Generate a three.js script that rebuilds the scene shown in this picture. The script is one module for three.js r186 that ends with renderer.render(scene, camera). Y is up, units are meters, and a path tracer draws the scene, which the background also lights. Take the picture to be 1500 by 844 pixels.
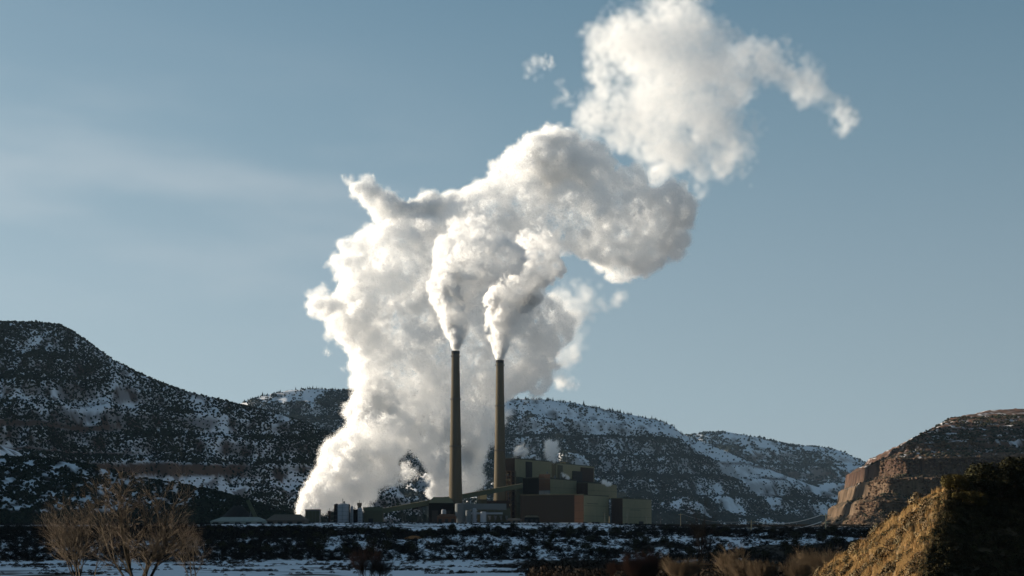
import * as THREE from 'three';
import { ImprovedNoise } from 'three/addons/math/ImprovedNoise.js';
import { mergeGeometries } from 'three/addons/utils/BufferGeometryUtils.js';

// ------------------------------------------------------------------ camera, sky, sun, exposure
const scene = new THREE.Scene();
const F = 2083, HZ = 775, W = 1500, H = 844;              // focal length and horizon row of the photograph, in its pixels
const camera = new THREE.PerspectiveCamera(2 * Math.atan(HZ / F) * 180 / Math.PI, W / (2 * HZ), 0.5, 60000);
camera.setViewOffset(W, 2 * HZ, 0, 0, W, H);              // level camera, lens shifted up
camera.position.set(0, 0, 0);
scene.add(camera);
const SUN_EL = 13, SUN_AZ = 67;                            // degrees: height, and turn to the left of the view
const EXPOSURE = 1.65;
const rad = (d) => d * Math.PI / 180;
const sunDir = new THREE.Vector3(-Math.sin(rad(SUN_AZ)) * Math.cos(rad(SUN_EL)), Math.sin(rad(SUN_EL)), -Math.cos(rad(SUN_AZ)) * Math.cos(rad(SUN_EL)));
const sun = new THREE.DirectionalLight(0xffffff, 5);
sun.color.setRGB(1, 0.87, 0.69);
sun.position.copy(sunDir).multiplyScalar(6000).add(new THREE.Vector3(0, 0, -1500));
sun.target.position.set(0, 0, -1500);
sun.castShadow = true;
Object.assign(sun.shadow.camera, { left: -3000, right: 3000, top: 2000, bottom: -2000, near: 10, far: 14000 });
sun.shadow.mapSize.set(4096, 4096);
scene.add(sun, sun.target);

let seed = 7;
const reseed = (s) => { seed = s | 0; };
const rnd = () => { seed = (seed + 0x6d2b79f5) | 0; let t = Math.imul(seed ^ (seed >>> 15), 1 | seed); t = (t + Math.imul(t ^ (t >>> 7), 61 | t)) ^ t; return ((t ^ (t >>> 14)) >>> 0) / 4294967296; };
const gauss = () => Math.sqrt(-2 * Math.log(rnd() + 1e-9)) * Math.cos(6.2832 * rnd());
const clamp = THREE.MathUtils.clamp, lerp = THREE.MathUtils.lerp, smooth = THREE.MathUtils.smoothstep;
const pn = new ImprovedNoise(), N = (x, y, z = 0) => pn.noise(x, y, z);
const fbm = (x, y, z = 0, o = 4) => { let s = 0, a = 1, t = 0; for (let i = 0; i < o; i++) { s += a * N(x, y, z + 7.3 * i); t += a; a *= 0.5; x *= 2.03; y *= 2.03; z *= 2.03; } return s / t; };
const poly = (pts) => (v) => { if (v <= pts[0][0]) return pts[0][1]; for (let i = 1; i < pts.length; i++) if (v <= pts[i][0]) { const [a, b] = [pts[i - 1], pts[i]]; return lerp(a[1], b[1], (v - a[0]) / (b[0] - a[0])); } return pts[pts.length - 1][1]; };

{ // the sky: clear winter air, paler toward the low sun, thin streaks of cirrus
  const w = 2048, h = 1024, d = new Float32Array(w * h * 4), v = new THREE.Vector3();
  const R = poly([[0, .395], [5, .328], [10, .262], [15, .190], [21, .118], [45, .058], [90, .036]]), G = poly([[0, .474], [5, .436], [10, .374], [15, .308], [21, .230], [45, .135], [90, .085]]), B = poly([[0, .513], [5, .495], [10, .450], [15, .395], [21, .325], [45, .225], [90, .160]]);
  for (let r = 0; r < h; r++) for (let c = 0; c < w; c++) {
    const el = ((r + .5) / h - .5) * 180, az = ((c + .5) / w - .5) * 2 * Math.PI, i = (r * w + c) * 4;
    v.set(Math.cos(az) * Math.cos(rad(el)), Math.sin(rad(el)), Math.sin(az) * Math.cos(rad(el)));
    const ang = Math.acos(clamp(v.dot(sunDir), -1, 1)) * 180 / Math.PI, e = Math.max(0, el);
    const m = .70 + .58 * Math.cos(rad(ang / 2)) ** 4, glow = Math.exp(-ang / 22);
    let cir = 0;
    if (el > 0) {
      const A = az * 180 / Math.PI + 90 + 360 * (az < -Math.PI / 2 ? 1 : 0);                     // 0 = straight ahead
      const a = A > 180 ? A - 360 : A, warp = 1.6 * fbm(a / 14, el / 9, 3);
      const sheet = Math.exp(-(((el + .05 * a + warp - 13.0) / 3.1) ** 2)) + .45 * Math.exp(-(((el + .08 * a + warp - 8.6) / 1.6) ** 2)) + .5 * Math.exp(-(((el - 34 + warp * 3) / 7) ** 2));
      const fibre = smooth(fbm(a / 9 + el / 6, el / 2.2 - a / 40, 11, 5), -.35, .5), where = smooth(fbm(a / 26 - .42, 2.2, 5.5, 2) - .004 * Math.min(60, Math.abs(a + 22)), -.16, .1);
      cir = clamp(sheet * fibre * where, 0, 1);
    }
    const k = [R(e), G(e), B(e)], g = [.56, .53, .48], cw = [.56, .60, .63];
    for (let q = 0; q < 3; q++) d[i + q] = lerp(k[q] * m + g[q] * glow, cw[q] * m, cir * .32) / EXPOSURE;
    d[i + 3] = 1;
  }
  const t = new THREE.DataTexture(d, w, h, THREE.RGBAFormat, THREE.FloatType);
  t.mapping = THREE.EquirectangularReflectionMapping; t.magFilter = THREE.LinearFilter; t.needsUpdate = true;
  scene.background = t; scene.environment = t;
}
const renderer = new THREE.WebGLRenderer({ antialias: true });
renderer.toneMapping = THREE.LinearToneMapping;
renderer.toneMappingExposure = EXPOSURE;
renderer.shadowMap.enabled = true;

// ------------------------------------------------------------------ helpers
const P = (px, py, D) => new THREE.Vector3((px - 750) / F * D, (HZ - py) / F * D, -D);   // a measured direction, at a chosen distance
const X = (px, D) => (px - 750) / F * D, Y = (py, D) => (HZ - py) / F * D;
const used = {};
const numbered = (n) => { const k = used[n] = (used[n] ?? -1) + 1; return k ? `${n}_${String(k).padStart(3, '0')}` : n; };
const tag = (o, label, category, group, kind) => { o.userData = { ...o.userData, label, ...(category && { category }), ...(group && { group }), ...(kind && { kind }) }; return o; };
const mat = (r, g, b, rough = .9, o = {}) => { const m = new THREE.MeshPhysicalMaterial({ roughness: rough, specularIntensity: .2, ...o }); m.color.setRGB(r, g, b); return m; };
const shadow = (m) => { m.castShadow = m.receiveShadow = true; return m; };
const part = (name, geo, m, parent) => { const o = shadow(new THREE.Mesh(geo, m)); o.name = name; parent.add(o); return o; };
const top = (name, geo, m) => { const o = shadow(new THREE.Mesh(geo, m)); o.name = numbered(name); scene.add(o); return o; };
const base = (name, x, y, z, turn = 0) => { const o = new THREE.Group(); o.name = numbered(name); o.position.set(x, y, z); o.rotation.y = turn; scene.add(o); return o; };
const copy = (o, label) => { const c = o.clone(); c.name = numbered(o.name.replace(/_\d+$/, '')); if (label) c.userData.label = label; scene.add(c); return c; };
const box = (w, h, d, x = 0, y = 0, z = 0) => new THREE.BoxGeometry(w, h, d).translate(x, y + h / 2, z);   // stands on y
const merge = (list) => mergeGeometries(list.map((g) => { const q = g.index ? g.toNonIndexed() : g; for (const k of Object.keys(q.attributes)) if (!['position', 'normal'].includes(k)) q.deleteAttribute(k); return q; }));
const bar = (a, b, w, h = w) => { const d = b.clone().sub(a), L = d.length(), g = new THREE.BoxGeometry(w, h, L); g.lookAt(d); return g.translate((a.x + b.x) / 2, (a.y + b.y) / 2, (a.z + b.z) / 2); };
const tube = (pts, r, sides = 5) => new THREE.TubeGeometry(new THREE.CatmullRomCurve3(pts), Math.max(2, pts.length * 2), r, sides);

// a patchy texture of weathered paint and streaks, laid in metres
function weather(seed0, lo, hi, streak, size = 512) {
  const d = new Uint8Array(size * size * 4);
  for (let y = 0; y < size; y++) for (let x = 0; x < size; x++) {
    const u = x / size, v = y / size, f = .5 + .5 * fbm(u * 6 + seed0, v * 6, seed0, 5), s = .5 + .5 * fbm(u * 42 + seed0, v * 2.4, seed0 + 9, 3);
    const k = clamp(lerp(lo, hi, lerp(f, s, streak)), 0, 1) * 255, i = (y * size + x) * 4;
    d[i] = d[i + 1] = d[i + 2] = k; d[i + 3] = 255;
  }
  const t = new THREE.DataTexture(d, size, size); t.wrapS = t.wrapT = THREE.MirroredRepeatWrapping; t.magFilter = THREE.LinearFilter; t.needsUpdate = true; return t;
}

const softMin = (k, ...v) => { const m = Math.min(...v); return m - k * Math.log(v.reduce((s, q) => s + Math.exp((m - q) / k), 0)); };

// ------------------------------------------------------------------ the ground
const profile = poly([[-300, -1.2], [0, -1.7], [60, -3], [130, -5.4], [250, -9.2], [360, -12.2], [528, -12.8], [550, -11.2], [605, -7.0], [655, -3.2], [700, -1.4], [800, .5], [1000, 2.9], [1300, 5.4], [1600, 6.8], [2000, 7.6], [4000, 8], [30000, 8]]);
function moundH(x, D) {                                    // the steep grassy nose at the right: a lit left slope, a shaded slope toward the camera
  const dx = x - 48.8, dD = D - 160;
  const n = .7 * fbm(x / 4, D / 5, 2, 5) + 1.0 * fbm(x / 17, D / 17, 5, 2) - .45 * (1 - smooth(Math.abs(fbm((x - .3 * D) / 4, D / 40, 41, 3)), 0, .1));
  const left = 4.8 + 1.06 * dx, front = 4.8 - .16 * dx + .55 * dD, back = 5.6 - .5 * dD + .07 * dx, crest = 5.4 + .075 * dx;
  return softMin(.3, left, front, back, crest) + n;
}
function valley(x, D) {
  const shift = 95 * smooth(x, 30, 130) + 26 * fbm(x / 70, 3.3, 1.5, 3) * smooth(D, 535, 560);
  let y = profile(D + shift * (1 - smooth(D, 720, 1100)));
  y += D > 20 ? .5 * fbm(x / 22, D / 22, 1, 3) * smooth(D, 20, 200) * (1 - .75 * smooth(D, 330, 370) * (1 - smooth(D, 500, 540))) : 0;
  y += 3.4 * fbm(x / 60, D / 110, 4, 4) * smooth(D + shift, 550, 610) * (1 - smooth(D + shift, 690, 760));
  y += 1.5 * fbm(x / 38, D / 160, 14, 3) * smooth(D, 600, 680) * (1 - smooth(D, 900, 1200)) - 1.6 * smooth(x, 40, 130) * smooth(D, 560, 700) * (1 - smooth(D, 900, 1300));
  y -= 2.2 * smooth(x, 60, 150) * smooth(D, 900, 1400);
  return y;
}
const groundH = (x, D) => { const v = valley(x, D); return D > 60 && D < 240 && x > 5 ? Math.max(v, moundH(x, D)) : v; };
function sheet(name, xs, Ds, height, color, m) {
  const nx = xs.length, nd = Ds.length, p = new Float32Array(nx * nd * 3), c = new Float32Array(nx * nd * 3), idx = [];
  for (let j = 0; j < nd; j++) for (let i = 0; i < nx; i++) { const k = (j * nx + i) * 3; p[k] = xs[i]; p[k + 1] = height(xs[i], Ds[j]); p[k + 2] = -Ds[j]; }
  for (let j = 0; j < nd - 1; j++) for (let i = 0; i < nx - 1; i++) { const a = j * nx + i; idx.push(a, a + 1, a + nx, a + 1, a + nx + 1, a + nx); }
  const g = new THREE.BufferGeometry(); g.setAttribute('position', new THREE.BufferAttribute(p, 3)); g.setIndex(idx); g.computeVertexNormals();
  const n = g.attributes.normal, out = [0, 0, 0];
  for (let k = 0; k < nx * nd; k++) { color(p[k * 3], -p[k * 3 + 2], p[k * 3 + 1], n.getY(k), out, n.getX(k)); c[k * 3] = out[0]; c[k * 3 + 1] = out[1]; c[k * 3 + 2] = out[2]; }
  g.setAttribute('color', new THREE.BufferAttribute(c, 3));
  const o = shadow(new THREE.Mesh(g, m)); o.name = name; scene.add(o); o.userData.kind = 'structure'; return o;
}
const range = (a, b, s) => { const r = []; for (let v = a; v < b; v += s) r.push(v); r.push(b); return r; };
const mix3 = (o, a, b, t) => { for (let i = 0; i < 3; i++) o[i] = lerp(a[i], b[i], t); };
const landMat = new THREE.MeshPhysicalMaterial({ vertexColors: true, roughness: .95, specularIntensity: .15 });
const SNOW = [.74, .75, .78], SOIL = [.045, .036, .028], STRAW = [.25, .165, .08], ROCK = [.17, .105, .075], DARKROCK = [.085, .062, .052];
{
  const xs = []; for (let i = -260; i <= 260; i++) { const t = i / 260; xs.push(420 * t * .55 + 9600 * Math.pow(Math.abs(t), 5) * Math.sign(t)); }
  const Ds = [...range(-300, 50, 25), ...range(55, 100, 3), ...range(101, 200, 1), ...range(202, 350, 3), ...range(353, 560, 2.5), ...range(563, 900, 4), ...range(905, 1500, 6), ...range(1520, 2400, 20), ...range(2450, 14000, 250), 22000, 40000];
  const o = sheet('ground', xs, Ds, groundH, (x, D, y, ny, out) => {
    const dl = D > 545 && D < 800 ? 1 : 0, n1 = dl ? fbm(x / 9 + D / 60, D / 42, 3, 5) : fbm(x / 16, D / 16, 3, 4), n2 = fbm(x / 45, D / 90, 8, 3);
    let s;                                                   // share of snow
    if (D < 330) { s = .12; }
    else if (D < 540) s = smooth(n1 + n2 * .7 + .30 - .55 * smooth(x, -20, 40), -.05, .10);
    else s = smooth(n1 + .8 * n2 + .24, -.05, .08);
    if (D > 700) s *= 1 - .85 * Math.max(1 - smooth(750 + x / D * F, 280, 350), smooth(750 + x / D * F, 880, 980)) * smooth(fbm(x / 20, D / 60, 51, 3), -.35, -.1);
    if (D > 1500) s = smooth(n1 + .1, -.1, .1);
    mix3(out, SOIL, SNOW, s * .95);
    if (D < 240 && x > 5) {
      const rut = smooth(Math.abs(fbm((x - .3 * D) / 1.6, D / 30, 41, 3)), 0, .07); const mo = smooth(moundH(x, D) - valley(x, D), -.8, .8), dirtAndShade = Math.max(.8 * (1 - rut), smooth(fbm(x / 2.2, D / 2.2, 9, 3), .02, .22), .85 * smooth((4.8 + 1.06 * (x - 48.8)) - (4.8 - .16 * (x - 48.8) + .55 * (D - 160)), .3, 3));  // shade of the right face is put into the colour, beside dirt and ruts
      const st = [0, 0, 0]; mix3(st, STRAW, [.045, .034, .022], dirtAndShade); const q = [out[0], out[1], out[2]]; mix3(out, q, st, mo);
    }
  }, landMat);
  tag(o, 'valley floor of patchy snow and dark earth rising to the plant bench', 'ground');
}

// ------------------------------------------------------------------ hills
function strata(h, P0, a, n) { const p = P0 * (1 + .0 * n), q = (h + n) / p; return h + a * Math.sin(q * 2 * Math.PI) * p / (2 * Math.PI); }
// crest(x) is the height of the skyline at distance Dc; the front falls toward the camera with the given slope
function hillShape({ crest, Dc, run, gul, gl, terr, foot = 6, back = 1.1, rough = 5, zs = 0 }) {
  return (x, D) => {
    const C = crest(x), wob = gl * .5 * fbm(x / gl, D / (gl * 2.4), zs, 3), dc = Dc + .35 * wob;
    const t = (dc - D) / (run * Math.max(40, C));            // 0 at the crest, 1 at the foot
    if (t < 0) return Math.max(foot, foot + (C - foot) * (1 + t * back) + 0);
    const g = gul * (1 - Math.abs(fbm((x + .25 * D) / gl + zs, D / (gl * 3.2), zs + 2, 4)) * 3.2) * Math.sin(Math.PI * clamp(t * 1.05, 0, 1));
    let h = foot + (C - foot) * Math.pow(clamp(1 - t - g * .22, 0, 1), 1.12);
    const lim = smooth(t, .02, .14);
    h += (rough * fbm(x / 45, D / 45, zs + 5, 4)) * lim * clamp((h - foot) / 30, 0, 1);
    if (terr) h = lerp(h, strata(h, terr[0], terr[1], 9 * fbm(x / 260, D / 260, zs + 9, 2)), lim);
    return t >= 1 ? foot - 6 : h;
  };
}
const leafMat = (r, g, b) => mat(r, g, b, .95);
// small bushy trees seen from far off: a few uneven lobes
function farTree(lobes, tall) {
  const list = [];
  for (let i = 0; i < lobes; i++) {
    const g = new THREE.IcosahedronGeometry(1, 1), p = g.attributes.position, s = .52 + .4 * rnd(), ox = (rnd() - .5) * .9, oz = (rnd() - .5) * .9, oy = .35 + (i / lobes) * tall * .8;
    const k = new Map();
    for (let v = 0; v < p.count; v++) { const key = [p.getX(v), p.getY(v), p.getZ(v)].map((q) => q.toFixed(2)).join(); if (!k.has(key)) k.set(key, .65 + .6 * rnd()); const f = k.get(key) * s * (1 - .35 * i / lobes); p.setXYZ(v, p.getX(v) * f + ox, p.getY(v) * f * .95 + oy, p.getZ(v) * f + oz); }
    g.computeVertexNormals(); list.push(g);
  }
  return merge(list);
}
reseed(41);
const treeGeos = [farTree(2, .9), farTree(3, 1.2), farTree(2, .6)], firGeo = merge([new THREE.ConeGeometry(.55, 2.2, 6).translate(0, 1.3, 0), new THREE.ConeGeometry(.75, 1.2, 7).translate(.05, .7, 0)]);
function scatter(name, label, n, pick, height, density, size, color, geo = null) {
  const gs = geo ? [geo] : treeGeos, sets = gs.map(() => []), m = new THREE.Matrix4(), q = new THREE.Quaternion(), e = new THREE.Euler();
  let got = 0, tries = 0;
  while (got < n && tries++ < n * 40) {
    const [x, D] = pick(); const dn = density(x, D); if (dn <= 0 || rnd() > dn) continue;
    const s = size * (.55 + .75 * rnd() * rnd() + .25 * rnd()), y = height(x, D) - .15 * s;
    q.setFromEuler(e.set((rnd() - .5) * .25, rnd() * 6.28, (rnd() - .5) * .25));
    m.compose(new THREE.Vector3(x, y, -D), q, new THREE.Vector3(s * (.85 + .3 * rnd()), s * (.8 + .4 * rnd()), s * (.85 + .3 * rnd())));
    sets[Math.floor(rnd() * gs.length)].push(m.clone()); got++;
  }
  const lm = leafMat(1, 1, 1), root = gs.length > 1 ? base(name, 0, 0, 0) : null, c = new THREE.Color();
  gs.forEach((g, i) => {
    const im = shadow(new THREE.InstancedMesh(g, lm, sets[i].length)); sets[i].forEach((x, k) => { im.setMatrixAt(k, x); const f = .55 + .9 * rnd(); im.setColorAt(k, c.setRGB(color[0] * f * (.9 + .2 * rnd()), color[1] * f, color[2] * f)); });
    if (root) { im.name = 'crown'; im.userData.kind = 'stuff'; root.add(im); } else { im.name = numbered(name); scene.add(im); tag(im, label, 'trees', null, 'stuff'); }
  });
  if (root) tag(root, label, 'trees', null, 'stuff');
  console.log(name, got);
}
const PJ = [.026, .031, .021];
const W2 = (pts, D) => poly(pts.map(([a, b]) => [X(a, D), Y(b, D)]));       // skyline measured in the photo, at distance D

// the long dark hill on the left
const leftCrest = W2([[-900, 600], [-500, 520], [-250, 475], [-120, 466], [0, 471], [50, 471], [85, 474], [105, 485], [130, 501], [160, 523], [200, 545], [250, 566], [300, 580], [350, 592], [400, 604], [450, 620], [490, 636], [530, 668], [570, 705], [610, 742], [640, 775]], 2500);
const leftH = hillShape({ crest: leftCrest, Dc: 2500, run: 1.85, gul: .55, gl: 150, terr: [46, .5], rough: 10, zs: 1 });
function bandRock(x, D, y, ny, bands, n) { let r = 0; for (const [lo, hi, x0, x1] of bands) r = Math.max(r, smooth(y + n, lo - 2.5, lo + 2.5) * (1 - smooth(y + n, hi - 2.5, hi + 2.5)) * smooth(x, x0 - 30, x0 + 30) * (1 - smooth(x, x1 - 30, x1 + 30))); return r; }
const LB = [[158, 172, -980, -640], [118, 124, -980, -600], [84, 106, -690, -420], [96, 104, -360, -250]];
const leftRock = (x, D, y, ny) => bandRock(x, D, y, ny, LB, 7 * fbm(x / 60, D / 60, 6, 3));
{
  const o = sheet('hill', [...range(-1700, -1000, 8), ...range(-995, -120, 4)], range(1560, 2680, 4.5), leftH, (x, D, y, ny, out) => {
    const steep = smooth(1 - ny, .30, .42), n = fbm(x / 22, D / 30, 2, 5);
    mix3(out, SNOW, DARKROCK, clamp(.75 * steep + smooth(n, .06, .22) * .8, 0, 1));
    const q = [...out]; mix3(out, q, [.115, .072, .052], clamp(leftRock(x, D, y, ny) * 1.0, 0, 1));
  }, landMat);
  tag(o, 'tall dark snow-dusted hill with brown rock bands filling the left side', 'hill');
  reseed(5);
  scatter('juniper_wood', 'dark scrubby junipers dotting the snowy left hill', 72000, () => [-1100 + 960 * rnd(), 1600 + 940 * rnd()], leftH, (x, D) => {
    const y = leftH(x, D); if (y < 7 || D > 2540) return 0;
    if (rnd() < leftRock(x, D, y, 1) * .93) return 0;
    const bright = smooth(x, -700, -620) * (1 - smooth(x, -430, -390)) * smooth(y, 48, 56) * (1 - smooth(y, 80, 88));
    return clamp(.60 + 1.7 * fbm(x / 90, D / 120, 3, 3) - .62 * bright + .25 * smooth(y, 200, 330), .05, 1);
  }, 2.0, PJ);
}
// the lower spur in front of it, which goes on rising out of frame to the left
const spurCrest = W2([[-1500, 430], [-900, 480], [-400, 560], [-150, 640], [0, 669], [60, 671], [110, 677], [170, 690], [210, 701], [260, 708], [310, 718], [350, 729], [390, 741], [430, 756], [470, 775]], 1300);
const spurH = hillShape({ crest: spurCrest, Dc: 1300, run: 3.0, gul: .35, gl: 70, terr: null, foot: 0, rough: 5, zs: 4, back: 1.6 });
{
  const o = sheet('hill_001', range(-1500, -150, 5), range(840, 1460, 5), spurH, (x, D, y, ny, out) => { mix3(out, SNOW, SOIL, smooth(fbm(x / 9, D / 16, 7, 4) + .5 * (1 - smooth(y, 8, 18)), -.04, .12)); }, landMat);
  tag(o, 'low snowy spur covered in dark bushes at the left edge below the tall hill', 'hill');
  used.hill = 1;
  reseed(6);
  scatter('juniper_wood', 'black bushes thick on the low spur at the left edge', 15000, () => [-480 + 330 * rnd(), 900 + 410 * rnd()], spurH, (x, D) => { const y = spurH(x, D); return y < 1 ? 0 : clamp(.44 + 1.5 * fbm(x / 14, D / 24, 9, 4) + .6 * (1 - smooth(y, 6, 16)) + .4 * smooth(x, -300, -260), 0, 1); }, 1.5, PJ);
}
// unseen wall added left of the view, shaped to put the valley floor in shade
const shadeWallTop = poly([[100, 80], [350, 110], [520, 150], [740, 235], [1000, 285], [1500, 265], [1750, 225], [1880, 165], [2010, -14]]);
const shadeWallH = (x, D) => { const c = -830 - 25 * fbm(D / 140, 1, 5, 2), t = x > c ? (x - c) / 430 : (c - x) / 700; return -14 + (shadeWallTop(D) + 14) * Math.max(0, 1 - t) ** 1.1 + 9 * fbm(x / 45, D / 45, 31, 4) * clamp((1 - t) * 5, 0, 1); };
{
  const o = sheet('hill_005', range(-1560, -396, 9), range(80, 2020, 9), shadeWallH, (x, D, y, ny, out) => { mix3(out, SNOW, SOIL, smooth(fbm(x / 24, D / 24, 17, 4), -.05, .12)); }, landMat);
  tag(o, 'unseen wall added on the left to shade the valley floor', 'hill');
}
// the pale mesa behind the plant
const mesaCrest = W2([[-300, 640], [100, 625], [300, 606], [355, 590], [375, 583], [400, 577], [425, 572], [455, 570], [500, 571], [560, 572], [640, 574], [700, 580], [750, 584], [800, 585], [830, 588], [860, 594], [900, 602], [940, 611], [965, 616], [985, 624], [1000, 636], [1030, 648], [1060, 660], [1090, 673], [1130, 689], [1165, 701], [1200, 714], [1240, 730], [1275, 744], [1310, 762], [1340, 775]], 4500);
const mesaH = hillShape({ crest: mesaCrest, Dc: 4500, run: 2.5, gul: .8, gl: 260, terr: [62, .8], rough: 16, zs: 7 });
const MB = [[150, 162, 380, 1000], [196, 206, 500, 900], [96, 104, 450, 1100], [60, 66, 500, 1200], [262, 270, 100, 520]];
const mesaRock = (x, D, y) => bandRock(x, D, y, 1, MB, 14 * fbm(x / 120, D / 120, 6, 3)) * smooth(fbm(x / 130, D / 200, 1, 3), -.2, .1);
{
  const o = sheet('hill_002', range(-1300, 1330, 7), range(3280, 4680, 7), mesaH, (x, D, y, ny, out) => {
    const steep = smooth(1 - ny, .30, .45), n = fbm(x / 34, D / 60, 2, 5);
    mix3(out, SNOW, [.06, .055, .055], clamp(.5 * steep + smooth(n, .08, .26) * .7, 0, 1));
    const q = [...out]; mix3(out, q, [.10, .066, .056], mesaRock(x, D, y) * .9);
  }, landMat);
  tag(o, 'broad snow-topped mesa with dark wooded flanks behind the smoking plant', 'mesa');
  reseed(8);
  const dens = (x, D) => {
    const y = mesaH(x, D); if (y < 8 || D > 4540) return 0;
    const C = mesaCrest(x), f = y / C, bare = smooth(f, .74 + .1 * fbm(x / 200, 1, 1, 2), .9);
    const gully = .5 - 2.2 * Math.abs(fbm((x + .25 * D) / 260 + 7, D / 832, 9, 4)), right = smooth(x, 480, 650);
    return clamp(.62 + 1.6 * fbm(x / 160, D / 200, 5, 3) + .9 * fbm(x / 40, D / 70, 15, 3) + .3 * gully - bare * (.72 - .55 * smooth(-x, 150, 400)) - .38 * right + .25 * (1 - smooth(f, .1, .3)), .03, 1);
  };
  scatter('conifer_wood', 'dark conifers and junipers covering the flanks of the far mesa', 150000, () => [-1000 + 2250 * rnd(), 3290 + 1260 * rnd()], mesaH, dens, 3.0, [.022, .030, .026]);
  scatter('conifer_wood', 'thin line of trees standing along the mesa rim', 420, () => [-960 + 1500 * rnd(), 4485 + 40 * rnd()], mesaH, (x) => clamp(.4 + 2 * fbm(x / 60, 3, 3, 3), .05, 1), 4.6, [.022, .030, .026], firGeo);
}
const ridgeCrest = W2([[700, 690], [900, 668], [960, 650], [1000, 638], [1030, 634], [1060, 632], [1090, 637], [1120, 642], [1150, 650], [1180, 653], [1215, 656], [1240, 664], [1260, 674], [1280, 684], [1320, 696], [1400, 715], [1500, 740], [1700, 775]], 6500);
const ridgeH = hillShape({ crest: ridgeCrest, Dc: 6500, run: 2.8, gul: .8, gl: 330, terr: [80, .85], rough: 22, zs: 12 });
{
  const o = sheet('hill_003', range(-100, 2900, 11), range(5000, 6700, 11), ridgeH, (x, D, y, ny, out) => {
    const steep = smooth(1 - ny, .22, .36), n = fbm(x / 70, D / 70, 2, 4); mix3(out, SNOW, [.11, .075, .06], clamp(.9 * steep + smooth(n, .12, .3) * .5, 0, 1));
  }, landMat);
  tag(o, 'distant snowy ridge between the mesa and the sunlit red cliffs', 'hill');
  reseed(9);
  scatter('conifer_wood', 'distant woods spotting the ridge left of the red cliffs', 24000, () => [650 + 1350 * rnd(), 5150 + 1380 * rnd()], ridgeH, (x, D) => { const y = ridgeH(x, D); return y < 8 ? 0 : clamp(.45 + 1.6 * fbm(x / 200, D / 240, 4, 3) - .35 * smooth(y / ridgeCrest(x), .7, .9) + .3 * smooth(y / ridgeCrest(x), .96, 1), .03, 1); }, 5, [.022, .030, .026]);
  const farCrest = W2([[1000, 720], [1180, 700], [1250, 688], [1275, 679], [1288, 672], [1305, 671], [1325, 672], [1345, 678], [1400, 690], [1600, 740]], 10500);
  const farH = hillShape({ crest: farCrest, Dc: 10500, run: 3, gul: .7, gl: 420, terr: [110, .8], rough: 30, zs: 21 });
  const o2 = sheet('hill_004', range(1200, 4400, 22), range(8600, 10900, 22), farH, (x, D, y, ny, out) => { mix3(out, SNOW, [.13, .09, .07], clamp(smooth(1 - ny, .2, .36) * .9 + smooth(fbm(x / 90, D / 160, 2, 5), -.1, .08) * .95, 0, 1)); }, landMat);
  tag(o2, 'tiny farthest mesa with sunlit snow at the head of the canyon', 'mesa');
}
// the red cliffs on the right: tiers of rock stepping up from a talus slope
function cliffH(x, D) {
  const fl = 17 * fbm(x / 46, D / 46, 3, 4) + 8 * (1 - 2 * Math.abs(fbm(x / 17 + 4, D / 17, 8, 3))) + 24 * N(x / 95, D / 140, 5.5) + 6 * N(x / 9, D / 9, 2.5) + 3.5 * N(x / 3.7, D / 3.7, 6.5);
  const front = (D - 1375) * .85 - .22 * (x - 400), side = (x - 340 - .16 * (D - 1400)) * 2.0;
  const inn = softMin(9, front, side) + fl;          // metres in from the foot
  const inn2 = inn + 7 * N(x / 30, D / 30, 9.5); const st = poly([[-60, -8], [-10, 0], [30, 18], [32, 28], [58, 37], [60.5, 52], [82, 57], [84.5, 74], [98, 77], [140, 86], [143, 92], [300, 130], [700, 190]]);
  const h = st(lerp(inn, inn2, smooth(inn, 0, 30))) + 2.6 * fbm(x / 8, D / 8, 4, 4) - 1; const up = smooth(h, 58, 80) * Math.max(0, x - 428) * .05; return h > 8 ? up + lerp(h, strata(h, 4.2, .75, 2.5 * fbm(x / 40, D / 40, 33, 2)), smooth(h, 8, 18)) : h;
}
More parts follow.
